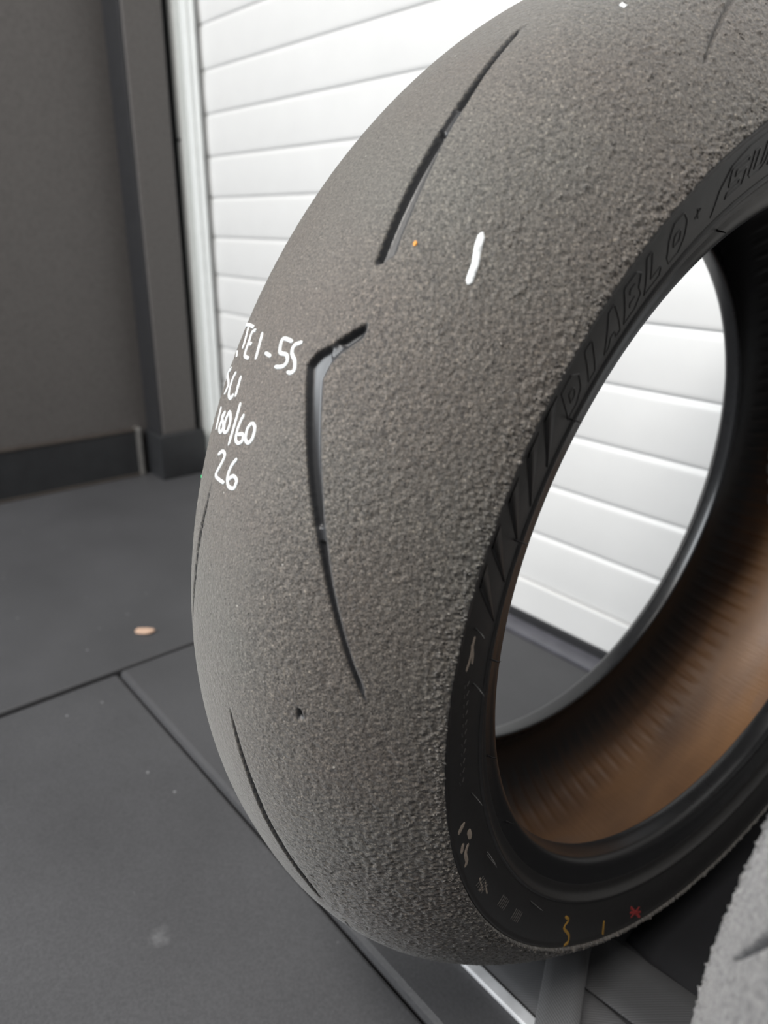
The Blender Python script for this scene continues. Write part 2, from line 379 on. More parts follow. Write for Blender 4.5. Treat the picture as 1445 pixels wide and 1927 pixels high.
def line_d(p, L_):
    d = np.full(len(p), 1e9)
    for a, b in zip(L_[:-1], L_[1:]):
        e = b-a; w = p-a; t = np.clip((w @ e)/(e @ e + 1e-12), 0, 1); d = np.minimum(d, np.hypot(*(w - t[:, None]*e).T))
    return d
def groove(left, right, depth, bars=(), rough=0.1, soft=0.9, tone=1.0):
    """left and right edges, both running the same way"""
    left = np.array(left, float); right = np.array(right, float)
    return (np.concatenate([left, right[::-1]]), left, right, depth, list(bars), rough, soft, tone)
def poly_sd(p, poly):
    """signed distance, negative inside"""
    d = np.full(len(p), 1e9); ins = np.zeros(len(p), bool); n = len(poly)
    for i in range(n):
        a, b = poly[i], poly[(i+1) % n]; e = b-a; w = p-a
        t = np.clip((w @ e)/(e @ e + 1e-12), 0, 1); d = np.minimum(d, np.hypot(*(w - t[:, None]*e).T))
        c1 = (a[1] <= p[:, 1]) != (b[1] <= p[:, 1])
        if abs(e[1]) > 1e-12:
            xi = a[0] + (p[:, 1]-a[1])/e[1]*e[0]; ins ^= c1 & (p[:, 0] < xi)
    return np.where(ins, -d, d)
def zpts(x0, y0, sc, pts): return [(x0 + a/sc, y0 + b/sc) for a, b in pts]
def to_lc(T, pts):
    out = []
    for q in pts:
        ph, s = T.px_tread(*q); out.append((ph*T.RC*1e3, s*1e3))
    return np.array(out)
def smooth_poly(P, n=3):
    Q = []
    for i in range(len(P)):
        a, b = P[i], P[(i+1) % len(P)]
        for k in range(n): Q.append(a + (b-a)*k/n)
    return np.array(Q)

def build_tread(T, root, fine_deg, step, mat, name='tread'):
    f0, f1 = np.radians(fine_deg); ds = step/T.RC
    ph = np.concatenate([np.arange(f0, f1, ds), np.arange(f1, f0 + 2*np.pi, 0.0035/T.RC)])
    ns = int(2*T.SMAX/step); ss = np.linspace(-T.SMAX, T.SMAX, ns)
    PH, SS = np.meshgrid(ph, ss, indexing='ij'); shp = PH.shape
    h, mask = T.height(PH.ravel(), SS.ravel())
    V = T.tread_pos(PH.ravel(), SS.ravel(), h).reshape(*shp, 3)
    # skirts tucking in under the tread edges
    sk1 = T.pt(np.full(len(ph), -T.WT*0.955), np.full(len(ph), T.RT-0.001), ph)[:, None]; sk2 = T.pt(np.full(len(ph), T.WT*0.955), np.full(len(ph), T.RT-0.001), ph)[:, None]
    V = np.concatenate([sk1, V, sk2], 1); mk = np.pad(mask.reshape(shp), ((0, 0), (1, 1)))
    n, m = V.shape[:2]; idx = np.arange(n*m).reshape(n, m); nx = np.roll(idx, -1, 0)
    F = np.stack([idx[:, :-1], idx[:, 1:], nx[:, 1:], nx[:, :-1]], -1).reshape(-1, 4)
    me = mesh_np(name, V.reshape(-1, 3) - T.base, F, mat, True, {'groove': mk.ravel(), 'shoulder': np.pad(0.22 + 0.78*sstep(0.12, 0.50, np.abs(T.o_of_s(SS))/T.WT), ((0, 0), (1, 1)), mode='edge').ravel()})
    return obj(name, me, root)

SIDE = [(0.0885, 0.2615), (0.0922, 0.2600), (0.0926, 0.2588), (0.0918, 0.2572), (0.0916, 0.2562), (0.0912, 0.2530), (0.0904, 0.2480), (0.0892, 0.2430), (0.0876, 0.2380), (0.0866, 0.2352),
        (0.0862, 0.2345), (0.0870, 0.2337), (0.0866, 0.2326), (0.0846, 0.2316), (0.0828, 0.2302), (0.0818, 0.2284), (0.0812, 0.2262), (0.0800, 0.2236), (0.0786, 0.2206),
        (0.0772, 0.2172), (0.0754, 0.2142), (0.0728, 0.2124), (0.0690, 0.2116), (0.0640, 0.2112), (0.0606, 0.2118), (0.0600, 0.2135), (0.0618, 0.2165)]
LINER = [(0.0617, 0.2160), (0.0660, 0.2225), (0.0730, 0.2310), (0.0790, 0.2410), (0.0815, 0.2510), (0.0800, 0.2620), (0.0740, 0.2740), (0.0640, 0.2860), (0.0500, 0.2970), (0.0330, 0.3045), (0.0160, 0.3085), (0.0, 0.3098)]
def revolve(T, name, prof, n, mat, root, jitter=None, attrs=False):
    ph = np.linspace(0, 2*np.pi, n, endpoint=False); prof = np.array(prof)
    PH, O = np.meshgrid(ph, prof[:, 0], indexing='ij'); _, R = np.meshgrid(ph, prof[:, 1], indexing='ij')
    if jitter is not None: R = R + jitter(PH, O)
    V = T.pt(O, R, PH); m = len(prof)
    idx = np.arange(n*m).reshape(n, m); nx = np.roll(idx, -1, 0)
    F = np.stack([idx[:, :-1], idx[:, 1:], nx[:, 1:], nx[:, :-1]], -1).reshape(-1, 4)
    at = None; PHR = R
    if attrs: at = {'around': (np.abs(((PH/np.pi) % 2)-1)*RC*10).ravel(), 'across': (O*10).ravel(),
        'lit_brown': ((sstep(195, 250, np.degrees(PH)) + 1 - sstep(-25, 12, (np.degrees(PH)+180) % 360 - 180)*1.0).clip(0, 1)*sstep(-0.072, -0.045, O)*(1-sstep(0.040, 0.060, O))*(1-sstep(0.0, 0.02, 0.245-PHR))*(sstep(180, 200, np.degrees(PH)) + 1 - sstep(0, 14, np.degrees(PH))).clip(0, 1)).ravel()}
    return obj(name, mesh_np(name, V.reshape(-1, 3) - T.base, F, mat, True, at), root)
def refine(prof, k):
    P = np.array(prof); out = []
    for i in range(len(P)-1):
        p0, p1, p2, p3 = P[max(i-1, 0)], P[i], P[i+1], P[min(i+2, len(P)-1)]
        for j in range(k):
            t = j/k; out.append(0.5*((2*p1) + (-p0+p2)*t + (2*p0-5*p1+4*p2-p3)*t*t + (-p0+3*p1-3*p2+p3)*t**3))
    out.append(P[-1]); return np.array(out)
SIDE_F = refine(SIDE, 3)
_sr = np.array([p for p in SIDE_F if p[1] <= 0.2588 and p[0] > 0.0755])[::-1]
def side_o(r_): return np.interp(r_, _sr[:, 1], _sr[:, 0])
def build_carcass(T, root):
    S_ = T.carcass(SIDE_F[:50]); B_ = T.carcass(SIDE_F[49:])
    revolve(T, 'sidewall', S_, 480, M_SIDE, root); revolve(T, 'bead', B_, 480, M_BEAD, root); revolve(T, 'bead', B_*np.array([-1, 1]), 480, M_BEAD, root)
    revolve(T, 'sidewall', S_*np.array([-1, 1]), 480, M_SIDE, root)
    lin = LINER + [(-o, r_) for o, r_ in LINER[-2::-1]]
    def jit(PH, O):       # moulded vent ribs pressed into the lining by the curing bladder
        d = np.degrees(PH); k = np.mod(d, 2.857)/2.857
        rib = (sstep(0.28, 0.40, k)*(1-sstep(0.60, 0.72, k)))
        band = sstep(0.030, 0.040, np.abs(O))*(1-sstep(0.070, 0.078, np.abs(O)))
        return -0.0015*rib*band
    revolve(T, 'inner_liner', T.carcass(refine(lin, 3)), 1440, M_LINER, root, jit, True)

def side_px(T, px, py):
    d = ray(px, py); t = np.linspace(0.15, 0.9, 8000); P = CAM + t[:, None]*d
    o, r_, ph = T.coords(P); ins = (o < side_o(r_)) & (r_ < 0.262) & (r_ > 0.2125) & (o > 0)
    i = int(np.argmax(ins)) if ins.any() else int(np.argmin(np.abs(o - side_o(r_)) + 9*(r_ > 0.262)))
    return ph[i], r_[i]
def resample(P, step):
    P = np.array(P, float); d = np.concatenate([[0], np.cumsum(np.hypot(*np.diff(P, axis=0).T))])
    n = max(2, int(d[-1]/step)+1); q = np.linspace(0, d[-1], n)
    return np.stack([np.interp(q, d, P[:, 0]), np.interp(q, d, P[:, 1])], -1), q/d[-1]
def spline(P, k=6):
    P = np.array(P, float)
    return P if len(P) < 3 else refine(P, k)
def ribbon_strip(C2, width, put, prof, Vs, Fs, taper=True):
    """C2 polyline in mm; prof: list of (fraction across, height mm); put(l,c,h) -> world points"""
    P, q = resample(C2, 0.6); t = np.gradient(P, axis=0); t /= np.hypot(*t.T)[:, None] + 1e-9
    nrm = np.stack([-t[:, 1], t[:, 0]], -1); n = len(P)
    L_ = np.concatenate([[0], np.cumsum(np.hypot(*np.diff(P, axis=0).T))]); end = np.minimum(L_, L_[-1]-L_)
    w = width*np.sqrt(np.clip(end/(width*0.5), 0.06, 1)) if taper else np.full(n, width)
    base = sum(len(v) for v in Vs); m = len(prof)
    G = np.stack([P + nrm*(w*f)[:, None] for f, _ in prof], 1)
    hh = np.array([h for _, h in prof])[None].repeat(n, 0)
    Vs.append(put(G[..., 0].ravel(), G[..., 1].ravel(), hh.ravel()))
    idx = base + np.arange(n*m).reshape(n, m)
    Fs.append(np.stack([idx[:-1, :-1], idx[:-1, 1:], idx[1:, 1:], idx[1:, :-1]], -1).reshape(-1, 4))

# ---- the standing tyre
TA = Tyre((-0.2293, 0.4440, -0.1877 + CAM_H), -0.0923, -0.0266, 3)
def tyre_grooves(T):
    z8 = lambda p: zpts(650, 0, 3.211, p); z5 = lambda p: zpts(540, 580, 3.6125, p); z4 = lambda p: zpts(320, 880, 3.6125, p); zl = lambda p: zpts(380, 1280, 3.6125, p)
    def bar(pt_, rad): lc = to_lc(T, [pt_])[0]; return (lc[0], lc[1], rad)
    # long slash above
    Lf = to_lc(T, z8([(1115,130),(1010,200),(880,350),(715,570),(560,800),(400,1080),(290,1310),(170,1610)]))
    Rg = to_lc(T, z8([(1115,130),(970,290),(840,460),(740,620),(600,850),(520,1020),(410,1270),(340,1440),(305,1540),(225,1595),(170,1610)]))
    T.grooves.append(groove(Lf, Rg, 3.4, [bar(z8([(660,720)])[0], 6.5)], 0.08, 2.2))
    # hooked groove in the middle
    Lf = to_lc(T, z5([(558,92),(430,160),(320,235),(200,300),(132,378),(122,700),(130,1000),(160,1300),(190,1500),(215,1650)]) + z4([(960,250),(1005,520),(1045,730),(1090,920),(1150,1140),(1210,1330),(1270,1490),(1342,1620)]))
    Rg = to_lc(T, z5([(558,92),(552,150),(520,210),(390,300),(300,385),(252,480),(240,700),(240,1000),(255,1300),(270,1500),(285,1600)]) + z4([(1060,300),(1085,560),(1120,800),(1195,1130),(1260,1330),(1320,1480),(1342,1620)]))
    T.grooves.append(groove(Lf, Rg, 3.0, [bar(z5([(240,1540)])[0], 3.2), bar(z5([(340,300)])[0], 3.6)], 0.12, 2.4))
    # lower groove near the crown
    c = zl([(187,180),(215,300),(270,500),(340,700),(420,900),(500,1050),(600,1210),(720,1370),(815,1485)])
    T.grooves.append(strip_groove(to_lc(T, c), [0.3,1.2,1.7,2.1,2.3,2.3,2.2,2.0,1.2], 2.6, 0.12))
    # sliver seen at the outline
    c = z4([(285,95),(250,250),(215,400),(190,550),(170,750),(157,950),(155,1150)])
    T.grooves.append(strip_groove(to_lc(T, c), [0.3,1.2,1.8,2.0,2.0,1.4,0.4], 2.6, 0.1))
    # groove running out over the top
    Lf = to_lc(T, zpts(1200, 0, 5.898, [(995,0),(880,220),(800,400),(745,580),(700,735)])); Rg = to_lc(T, zpts(1200, 0, 5.898, [(1100,0),(985,190),(900,390),(820,570),(775,700),(700,735)]))
    Lf = np.concatenate([[Lf[0] + (Lf[0]-Lf[2])*1.6 + (Rg[0]-Lf[0])*0.5, Lf[0] + (Lf[0]-Lf[2])*0.8], Lf]); Rg = np.concatenate([[Lf[0], Rg[0] + (Rg[0]-Rg[2])*0.8], Rg])
    T.grooves.append(groove(Lf, Rg, 1.4, [], 0.05, 1.4, 0.35))
    # wear-indicator pit and a nick low on the crown
    T.grooves.append(strip_groove(to_lc(T, [(563, 1333), (566, 1354)]), [1.0, 1.7], 2.5, 0.05))
    T.grooves.append(strip_groove(to_lc(T, [(652, 1735), (664, 1748)]), [0.7, 0.7], 2.0, 0.05))
    # the same slashes carried on round the hidden part of the crown
    per = 2*math.pi*T.RC*1e3/9
    for g in list(T.grooves[:2]):
        for k in (3, 4, 5, 6):
            sh = k*per; ce = (g[0][:, 0].mean() + sh); sh += (ce % (9*per)) - ce; ce = ce % (9*per)
            f_ = lambda A: np.stack([A[:, 0] + sh, -A[:, 1]], -1)
            if ce < 250 or ce > 1720: T.grooves.append((f_(g[0]), f_(g[1]), f_(g[2]), g[3], [], 0.1, g[6], 1.0))
def strip_groove(C_, w, depth, rough):
    C_ = np.array(C_, float); t = np.gradient(C_, axis=0); t /= np.hypot(*t.T)[:, None]; n = np.stack([-t[:, 1], t[:, 0]], -1)
    w = np.array(w)[:, None]; return groove(np.concatenate([(C_[:1] - n[:1]*w[:1]), C_ + n*w, (C_[-1:] - n[-1:]*w[-1:])]), C_ - n*w, depth, (), rough)
tyre_grooves(TA)
tyre = empty('motorcycle_tyre', tuple(TA.base))
tag(tyre, 'worn black motorcycle tyre standing upright with white handwriting on its tread', 'tyre')
build_tread(TA, tyre, (55, 295), 0.00066, M_TREAD)
build_carcass(TA, tyre)

# white marker writing
def tread_put(T, lift):
    def put(l, c, h):
        ph = l*1e-3/T.RC; s = c*1e-3; hh, _ = T.height(ph, s)
        return T.tread_pos(ph, s, hh + (h + lift)*1e-3)
    return put
FLAT = [(-0.5, -0.25), (-0.42, 0.22), (-0.2, 0.30), (0.2, 0.30), (0.42, 0.22), (0.5, -0.25)]
def writing(T, root, strokes, width, mat, name='handwriting', label=None, lift=0.05):
    Vs, Fs = [], []
    for st in strokes:
        ribbon_strip(to_lc(T, spline(st, 4)), width, tread_put(T, lift), FLAT, Vs, Fs)
    o = obj(name, mesh_np(name, np.concatenate(Vs) - T.base, np.concatenate(Fs), mat), root)
    if label: o['label'] = label
    return o
z7 = lambda *p: zpts(350, 550, 3.6125, p)
writing(TA, tyre, [z7((350,400),(346,440)), z7((398,228),(428,222),(462,238)), z7((425,240),(408,310),(385,385)),
    z7((478,258),(450,275),(425,350),(400,430),(430,450)), z7((420,350),(450,352)), z7((522,272),(500,360),(474,460)), z7((540,412),(580,438)),
    z7((728,338),(662,318),(640,408),(684,425),(690,470),(660,505),(605,508)), z7((795,340),(740,362),(722,415),(742,470),(738,530),(712,550),(688,540))], 1.75, M_PAINT, label='white handwritten TE1-5S')
writing(TA, tyre, [z7((312,515),(284,560),(290,625),(262,695)), z7((346,540),(318,590),(292,690),(304,722),(328,690)), z7((376,568),(356,640),(336,712))], 1.75, M_PAINT, label='white handwritten SC1')
writing(TA, tyre, [z7((242,778),(224,850),(205,935)), z7((272,808),(250,855),(226,930),(240,952),(256,905),(246,850),(272,808)), z7((300,805),(268,880),(260,948),(284,942),(304,870),(300,805)),
    z7((374,750),(335,890),(290,1042)), z7((400,828),(364,900),(340,990),(352,1026),(384,1012),(388,968),(352,968)), z7((452,886),(420,930),(406,1000),(426,1026),(456,990),(470,920),(452,886))], 1.75, M_PAINT, label='white handwritten 180/60')
writing(TA, tyre, [z7((220,1106),(250,1082),(266,1110),(240,1170),(204,1242),(228,1276),(262,1298)), z7((352,1130),(312,1180),(284,1260),(292,1322),(328,1332),(346,1282),(322,1250),(288,1278))], 1.8, M_PAINT, label='white handwritten 26')
writing(TA, tyre, [zpts(650, 0, 3.211, [(828,1408),(802,1500),(784,1600),(742,1722)])], 3.0, M_PAINT, label='white handwritten 1')
writing(TA, tyre, [[(783, 454), (780, 464)]], 1.9, M_ORANGE, 'paint_fleck', 'orange paint fleck')
writing(TA, tyre, [[(380, 894), (379, 900)]], 1.3, M_GREEN, 'paint_fleck', 'green paint fleck')

writing(TA, tyre, [[(1165, 10), (1180, 11)], [(1170, 6), (1176, 15)]], 1.8, M_PAINT, 'paint_fleck', 'white paint fleck')
# raised moulding and marks on the sidewall facing the camera
def side_put(T):
    def put(l, c, h):         # l: mm along the angle at r=.247, c: radius in mm
        ph = l*1e-3/0.247; r_ = c*1e-3; o = side_o(r_)
        e = 2e-4; dn = (side_o(r_+e) - side_o(r_-e))/(2*e); n = np.sqrt(1+dn*dn)
        return T.pt(o + h*1e-3/n, r_ - h*1e-3*dn/n, ph)
    return put
RIDGE = [(-0.5, -0.12), (-0.2, 0.32), (0.2, 0.32), (0.5, -0.12)]
PLATE = [(-0.5, -0.1), (-0.46, 0.12), (0.46, 0.12), (0.5, -0.1)]
def side_lc(T, pts):
    out = []
    for q in pts: ph, r_ = side_px(T, *q); out.append((ph*247.0, r_*1e3))
    return np.array(out)
def moulding(T, root, lines, width, mat, name, prof=RIDGE, label=None):
    Vs, Fs = [], []
    for P in lines: ribbon_strip(P, width, side_put(T), prof, Vs, Fs, False)
    o = obj(name, mesh_np(name, np.concatenate(Vs) - T.base, np.concatenate(Fs), mat), root)
    if label: o['label'] = label
    return o
# outline letters in a unit cell, slanted; x along the reading direction, y up towards the tread
LET = {'D': [[(0,0),(0,1),(.62,1),(.95,.72),(.95,.28),(.62,0),(0,0)], [(.3,.36),(.3,.66),(.55,.66),(.62,.5),(.55,.36),(.3,.36)]],
       'I': [[(.2,0),(.2,1),(.62,1),(.62,0),(.2,0)]],
       'A': [[(0,0),(.36,1),(.68,1),(1,0),(.72,0),(.64,.24),(.36,.24),(.28,0),(0,0)]],
       'B': [[(0,0),(0,1),(.66,1),(.92,.82),(.78,.54),(.95,.26),(.66,0),(0,0)], [(.3,.64),(.3,.76),(.58,.76)], [(.3,.28),(.3,.40),(.58,.40)]],
       'L': [[(0,0),(0,1),(.3,1),(.3,.26),(.9,.26),(.9,0),(0,0)]],
       'O': [[(.22,0),(0,.28),(0,.72),(.22,1),(.76,1),(.98,.72),(.98,.28),(.76,0),(.22,0)], [(.34,.36),(.3,.5),(.34,.66),(.64,.66),(.68,.5),(.64,.36),(.34,.36)]],
       'S': [[(.95,.82),(.3,.82),(.3,.62),(.92,.62),(.92,.0),(0,.0),(0,.2),(.64,.2),(.64,.4),(0,.4),(0,1),(.95,1),(.95,.82)]],
       'U': [[(0,1),(0,.2),(.2,0),(.75,0),(.95,.2),(.95,1),(.68,1),(.68,.24),(.28,.24),(.28,1),(0,1)]],
       'P': [[(0,0),(0,1),(.7,1),(.95,.8),(.95,.5),(.7,.3),(.3,.3),(.3,0),(0,0)]]}
def word(T, root, text, l0, l1, r0, r1, name, label=None, gap=0.18, slant=0.35):
    n = len(text); step = (l1-l0)/n; lines = []
    for i, ch in enumerate(text):
        for loop in LET[ch]:
            lines.append(np.array([(l0 + step*(i + (x*(1-gap))) + math.copysign(slant, step)*(r1-r0)*y, r0 + (r1-r0)*y) for x, y in loop]))
    return moulding(T, root, lines, 0.9, M_SIDE, name, label=label)
lD, lO = side_lc(TA, [(1040, 762), (1290, 405)])[:, 0]
word(TA, tyre, 'DIABLO', lD, lO, 239.0, 253.5, 'raised_lettering', 'black raised lettering DIABLO')
lS = side_lc(TA, [(1368, 332)])[0, 0]; stp = (lO-lD)/6
word(TA, tyre, 'SUP', lS, lS + stp*3.1, 241.0, 251.0, 'raised_lettering', 'black raised lettering SUP')
# rounded frame round the second word, and the small mark before it
fr_ = [(lS - 5 + 0, 238.5), (lS - 5 + 2.0, 247), (lS - 12, 253.5), (lS - 40, 255), (lS - 80, 255)]
moulding(TA, tyre, [np.array([(lS + 9.5, 238.5), (lS + 5, 247), (lS - 3, 252.5), (lS - 14, 254.5), (lS + stp*3.4, 254.8)])], 0.8, M_SIDE, 'lettering_frame')
sx = side_lc(TA, [(1306, 383), (1318, 372)])[:, 0]
moulding(TA, tyre, [np.array([(sx[0], 246), (sx[1], 248)]), np.array([((sx[0]+sx[1])/2, 245), ((sx[0]+sx[1])/2, 249)])], 0.9, M_SIDE, 'trademark_mark')
# long slanted blades below the word: thin raised triangular plates
seg = [((808,400),(795,710)), ((685,660),(670,1000)), ((560,985),(575,1265)), ((450,1310),(480,1560)), ((355,1590),(420,1840))]
for (a, b) in seg:
    A, B = side_lc(TA, zpts(800, 680, 3.706, [a, b]))
    A[1] = 255.5; B[1] = 237.5
    Vs = []; N = 14; d = 9.0
    put = side_put(TA); G = []
    for i in range(N+1):
        t = i/N; p = A + (B-A)*t; wd = 1.2 + d*(1-t)
        for f, h in ((0, -0.1), (0.02, 0.55), (0.98, 0.18), (1, -0.1)): G.append((p[0]-wd*f, p[1], h))
    G = np.array(G); V = put(G[:, 0], G[:, 1], G[:, 2]); idx = np.arange((N+1)*4).reshape(N+1, 4)
    F = np.stack([idx[:-1, :-1], idx[:-1, 1:], idx[1:, 1:], idx[1:, :-1]], -1).reshape(-1, 4)
    obj('raised_blade', mesh_np('raised_blade', V - TA.base, F, M_SIDE, False), tyre)
# small moulded characters low on the sidewall, too worn to read, as short raised dashes
rr = random.Random(5); dash = []
zz = lambda *p: zpts(820, 1150, 3.505, p)
for k in range(11):
    a = side_lc(TA, zz((205 - k*3.6, 470 + k*64)))[0]
    dash.append(np.array([a + (0, -1.6), a + (2.0, -0.6)])); dash.append(np.array([a + (0.4, 1.4), a + (2.6, 0.8)]))
moulding(TA, tyre, dash, 0.8, M_WORN, 'moulded_characters')
ze = lambda *p: zpts(850, 1560, 3.6125, p)
for c in ((205, 380), (350, 500), (440, 590)):
    a = side_lc(TA, ze(c))[0]; dash = []
    for k in range(5): dash.append(np.array([a + (k*2.2-4, -3.0), a + (k*2.2-4.6, 3.0)]))
    moulding(TA, tyre, dash, 0.9, M_WORN, 'moulded_characters')
SCF = [(-0.5, -0.05), (-0.3, 0.16), (0.3, 0.16), (0.5, -0.05)]
def scuff(pts, w, mat=M_SCUFF, name='scuff_mark', label=None):
    Vs, Fs = [], []
    for st in pts: ribbon_strip(side_lc(TA, spline(st, 3)), w, side_put(TA), SCF, Vs, Fs, True)
    o = obj(name, mesh_np(name, np.concatenate(Vs) - TA.base, np.concatenate(Fs), mat), tyre)
    if label: o['label'] = label
scuff([zz((258,165),(240,250),(225,320),(200,400)), zz((238,215),(244,280),(240,350))], 1.7)
scuff([zz((190,1390),(165,1440),(150,1475)), zz((215,1440),(222,1470),(230,1500))], 3.2)
scuff([zz((180,1530),(170,1600)), zz((215,1530),(195,1600),(205,1650),(190,1690))], 2.4)
scuff([ze((190,330),(210,420)), ze((225,350),(240,440)), ze((180,410),(200,415))], 1.2)
scuff([ze((770,595),(795,620),(762,672),(795,720),(790,770),(758,797))], 2.0, M_YELLOW, 'crayon_mark', 'yellow crayon squiggle')
scuff([ze((1035,622),(1030,720))], 2.2, M_YELLOW, 'crayon_mark', 'yellow crayon stroke')
scuff([ze((1215,530),(1280,600)), ze((1275,530),(1215,605)), ze((1210,570),(1285,565))], 2.2, M_RED, 'paint_star', 'red painted star')
# rubber vent hairs
def hair(a, b, rad=0.00055):
    ph, r_ = side_px(TA, *a); A = TA.pt(side_o(r_)-0.0006, r_, ph)
    dep = (A - CAM) @ M[2]; B = CAM + ray(*b)*dep*0.985; V = []; F = []; n = 5; N = 5
    dr = B - A; up = TA.a*0.0015
    for i in range(N+1):
        t = i/N; c = A + dr*t + up*math.sin(math.pi*t); w = rad*(1-0.7*t)
        t1 = dr/np.linalg.norm(dr); u = np.cross(t1, TA.a); u /= np.linalg.norm(u); v = np.cross(t1, u)
        for k in range(n): V.append(c + w*(math.cos(2*math.pi*k/n)*u + math.sin(2*math.pi*k/n)*v) - TA.base)
    for i in range(N):
        for k in range(n): F.append((i*n+k, i*n+(k+1) % n, (i+1)*n+(k+1) % n, (i+1)*n+k))
    obj('vent_hair', mesh_np('vent_hair', V, F, M_SIDE), tyre)
z6 = lambda *p: zpts(800, 680, 3.706, p)
for a, b in (z6((1000,398),(1092,428)), z6((625,1246),(720,1277)), zz((262,112),(322,186)), zz((360,318),(428,331)), zz((250,478),(320,566)), zz((345,955),(402,966)),
             zz((238,1200),(306,1282)), zz((465,1388),(516,1396)), zz((340,1588),(402,1692)), zpts(1000, 200, 3.21, [(1125,752),(1172,770)]), ze((240,175),(305,262)), ze((535,490),(618,555))):
    hair(a, b)

# rolled rubber crumbs stuck along the tread edge and on the shoulder
ICO_V = []; _g = (1+5**0.5)/2
for a in (-1, 1):
    for b in (-_g, _g): ICO_V += [(0, a, b), (a, b, 0), (b, 0, a)]
ICO_V = np.array(ICO_V, float); ICO_V /= np.linalg.norm(ICO_V[0])
ICO_F = []
for i in range(12):
    for j in range(i+1, 12):
        for k in range(j+1, 12):
            d = [np.linalg.norm(ICO_V[x]-ICO_V[y]) for x, y in ((i, j), (j, k), (i, k))]
            if max(d) < 1.1:
                nrm = np.cross(ICO_V[j]-ICO_V[i], ICO_V[k]-ICO_V[i]); ICO_F.append((i, j, k) if nrm @ ICO_V[i] > 0 else (i, k, j))
ICO_F = np.array(ICO_F)
def crumbs(T, root, edge_deg, n_edge, n_up, sign, mat, seed):
    R_ = np.random.RandomState(seed); Vs = []; Fs = []; tot = 0
    items = []
    for i in range(n_edge):
        c = 1 - abs(R_.normal(0, 0.035)); clus = 0.5+0.5*math.sin(i*0.0)
        ph = math.radians(R_.uniform(*edge_deg)); items.append((ph, sign*T.SMAX*min(c, 1.0), R_.uniform(0.22, 0.62), R_.uniform(0.6, 2.2)))
    for i in range(n_up):
        items.append((math.radians(R_.uniform(70, 150)), sign*T.SMAX*R_.uniform(0.62, 0.99), R_.uniform(0.18, 0.42), R_.uniform(1.0, 3.8)))
    for ph, s, rad, st in items:
        if gnoise(np.array([ph*40]), np.array([s*300]), 5)[0] < -0.12: continue
        q = math.radians(R_.normal(65, 25)); Rm = np.array([[math.cos(q), -math.sin(q), 0], [math.sin(q), math.cos(q), 0], [0, 0, 1]])
        v = ICO_V*(1 + R_.uniform(-0.25, 0.25, (12, 1))); v = (v*np.array([st, 1.0, 0.7])*rad*1e-3) @ Rm.T
        h, _ = T.height(np.array([ph]), np.array([s]))
        hh = v[:, 2] + h[0] + rad*0.25e-3
        P = T.tread_pos(ph + v[:, 0]/T.RC, np.clip(s + v[:, 1], -T.SMAX, T.SMAX) , hh) + T.a*np.maximum(0, (s+v[:, 1])*sign - T.SMAX)[:, None]*sign
        Vs.append(P); Fs.append(ICO_F + tot); tot += 12
    o = obj('rubber_crumbs', mesh_np('rubber_crumbs', np.concatenate(Vs) - T.base, np.concatenate(Fs), mat, True, {'groove': np.zeros(tot), 'shoulder': np.ones(tot)}), root)
    o['kind'] = 'stuff'
crumbs(TA, tyre, (70, 285), 4200, 700, 1, M_TREAD, 4)

# ---- second tyre, beside the first
TB = Tyre((0.0720, 0.424, 0.2992), -0.242, -0.06, 21, 0.2588, 0.062, 0.2995)
zr = lambda p: zpts(1245, 1480, 4.311, p)
q = to_lc(TB, zr([(590,1405),(640,1375),(720,1325),(790,1285),(862,1245)])); q2 = q[-1] + (q[-1]-q[-3])*1.8
TB.grooves.append(strip_groove(np.concatenate([q, [q2]]), [0.5,1.2,1.5,1.7,1.8,1.0], 2.6, 0.2))
c = to_lc(TB, zr([(558,1425),(562,1445)])); TB.grooves.append(strip_groove(c, [0.8, 0.8], 2.0, 0.05))
for k in range(1, 9):
    g = TB.grooves[0]; full = 2*math.pi*TB.RC*1e3; sh = k*full/9; ce = g[0][:, 0].mean() + sh; sh += (ce % full) - ce
    f_ = lambda A: np.stack([A[:, 0] + sh, A[:, 1]*(-1)**k], -1)
    TB.grooves.append((f_(g[0]), f_(g[1]), f_(g[2]), 2.6, [], 0.2, 0.9, 1.0))
tyre2 = empty('motorcycle_tyre', tuple(TB.base))
tag(tyre2, 'worn grey motorcycle tyre without handwriting, beside the tyre with white handwriting', 'tyre')
build_tread(TB, tyre2, (110, 215), 0.0008, M_TREAD2)
build_carcass(TB, tyre2)
crumbs(TB, tyre2, (105, 220), 1100, 0, -1, M_TREAD2, 9)

# ------------------------------------------------------------------ straps and metal bar on the floor, chip
def webbing_material(name, col):
    m, nt, b = mat_new(name); L = nt.links.new
    at = nd(nt, 'ShaderNodeAttribute', attribute_name='along'); ac = nd(nt, 'ShaderNodeAttribute', attribute_name='across')
    cmb = nd(nt, 'ShaderNodeCombineXYZ'); L(at.outputs['Fac'], cmb.inputs[0]); L(ac.outputs['Fac'], cmb.inputs[1])
    wv = nd(nt, 'ShaderNodeTexWave', wave_type='BANDS', bands_direction='DIAGONAL'); wv.inputs['Scale'].default_value = 260; wv.inputs['Distortion'].default_value = 0.3
    L(cmb.outputs[0], wv.inputs['Vector'])
    r_ = ramp(nt, wv.outputs['Fac'], [(0.2, tuple(c*0.72 for c in col)), (0.8, tuple(c*1.15 for c in col))]); L(r_.outputs['Color'], b.inputs['Base Color'])
    b.inputs['Roughness'].default_value = 0.62; b.inputs['Sheen Weight'].default_value = 0.15
    bp = bump(nt, wv.outputs['Fac'], 0.4, 0.0004); L(bp.outputs['Normal'], b.inputs['Normal'])
    return m
M_WEB = webbing_material('grey_webbing', (0.105, 0.105, 0.108))
M_WEB2 = webbing_material('dark_webbing', (0.060, 0.060, 0.063))
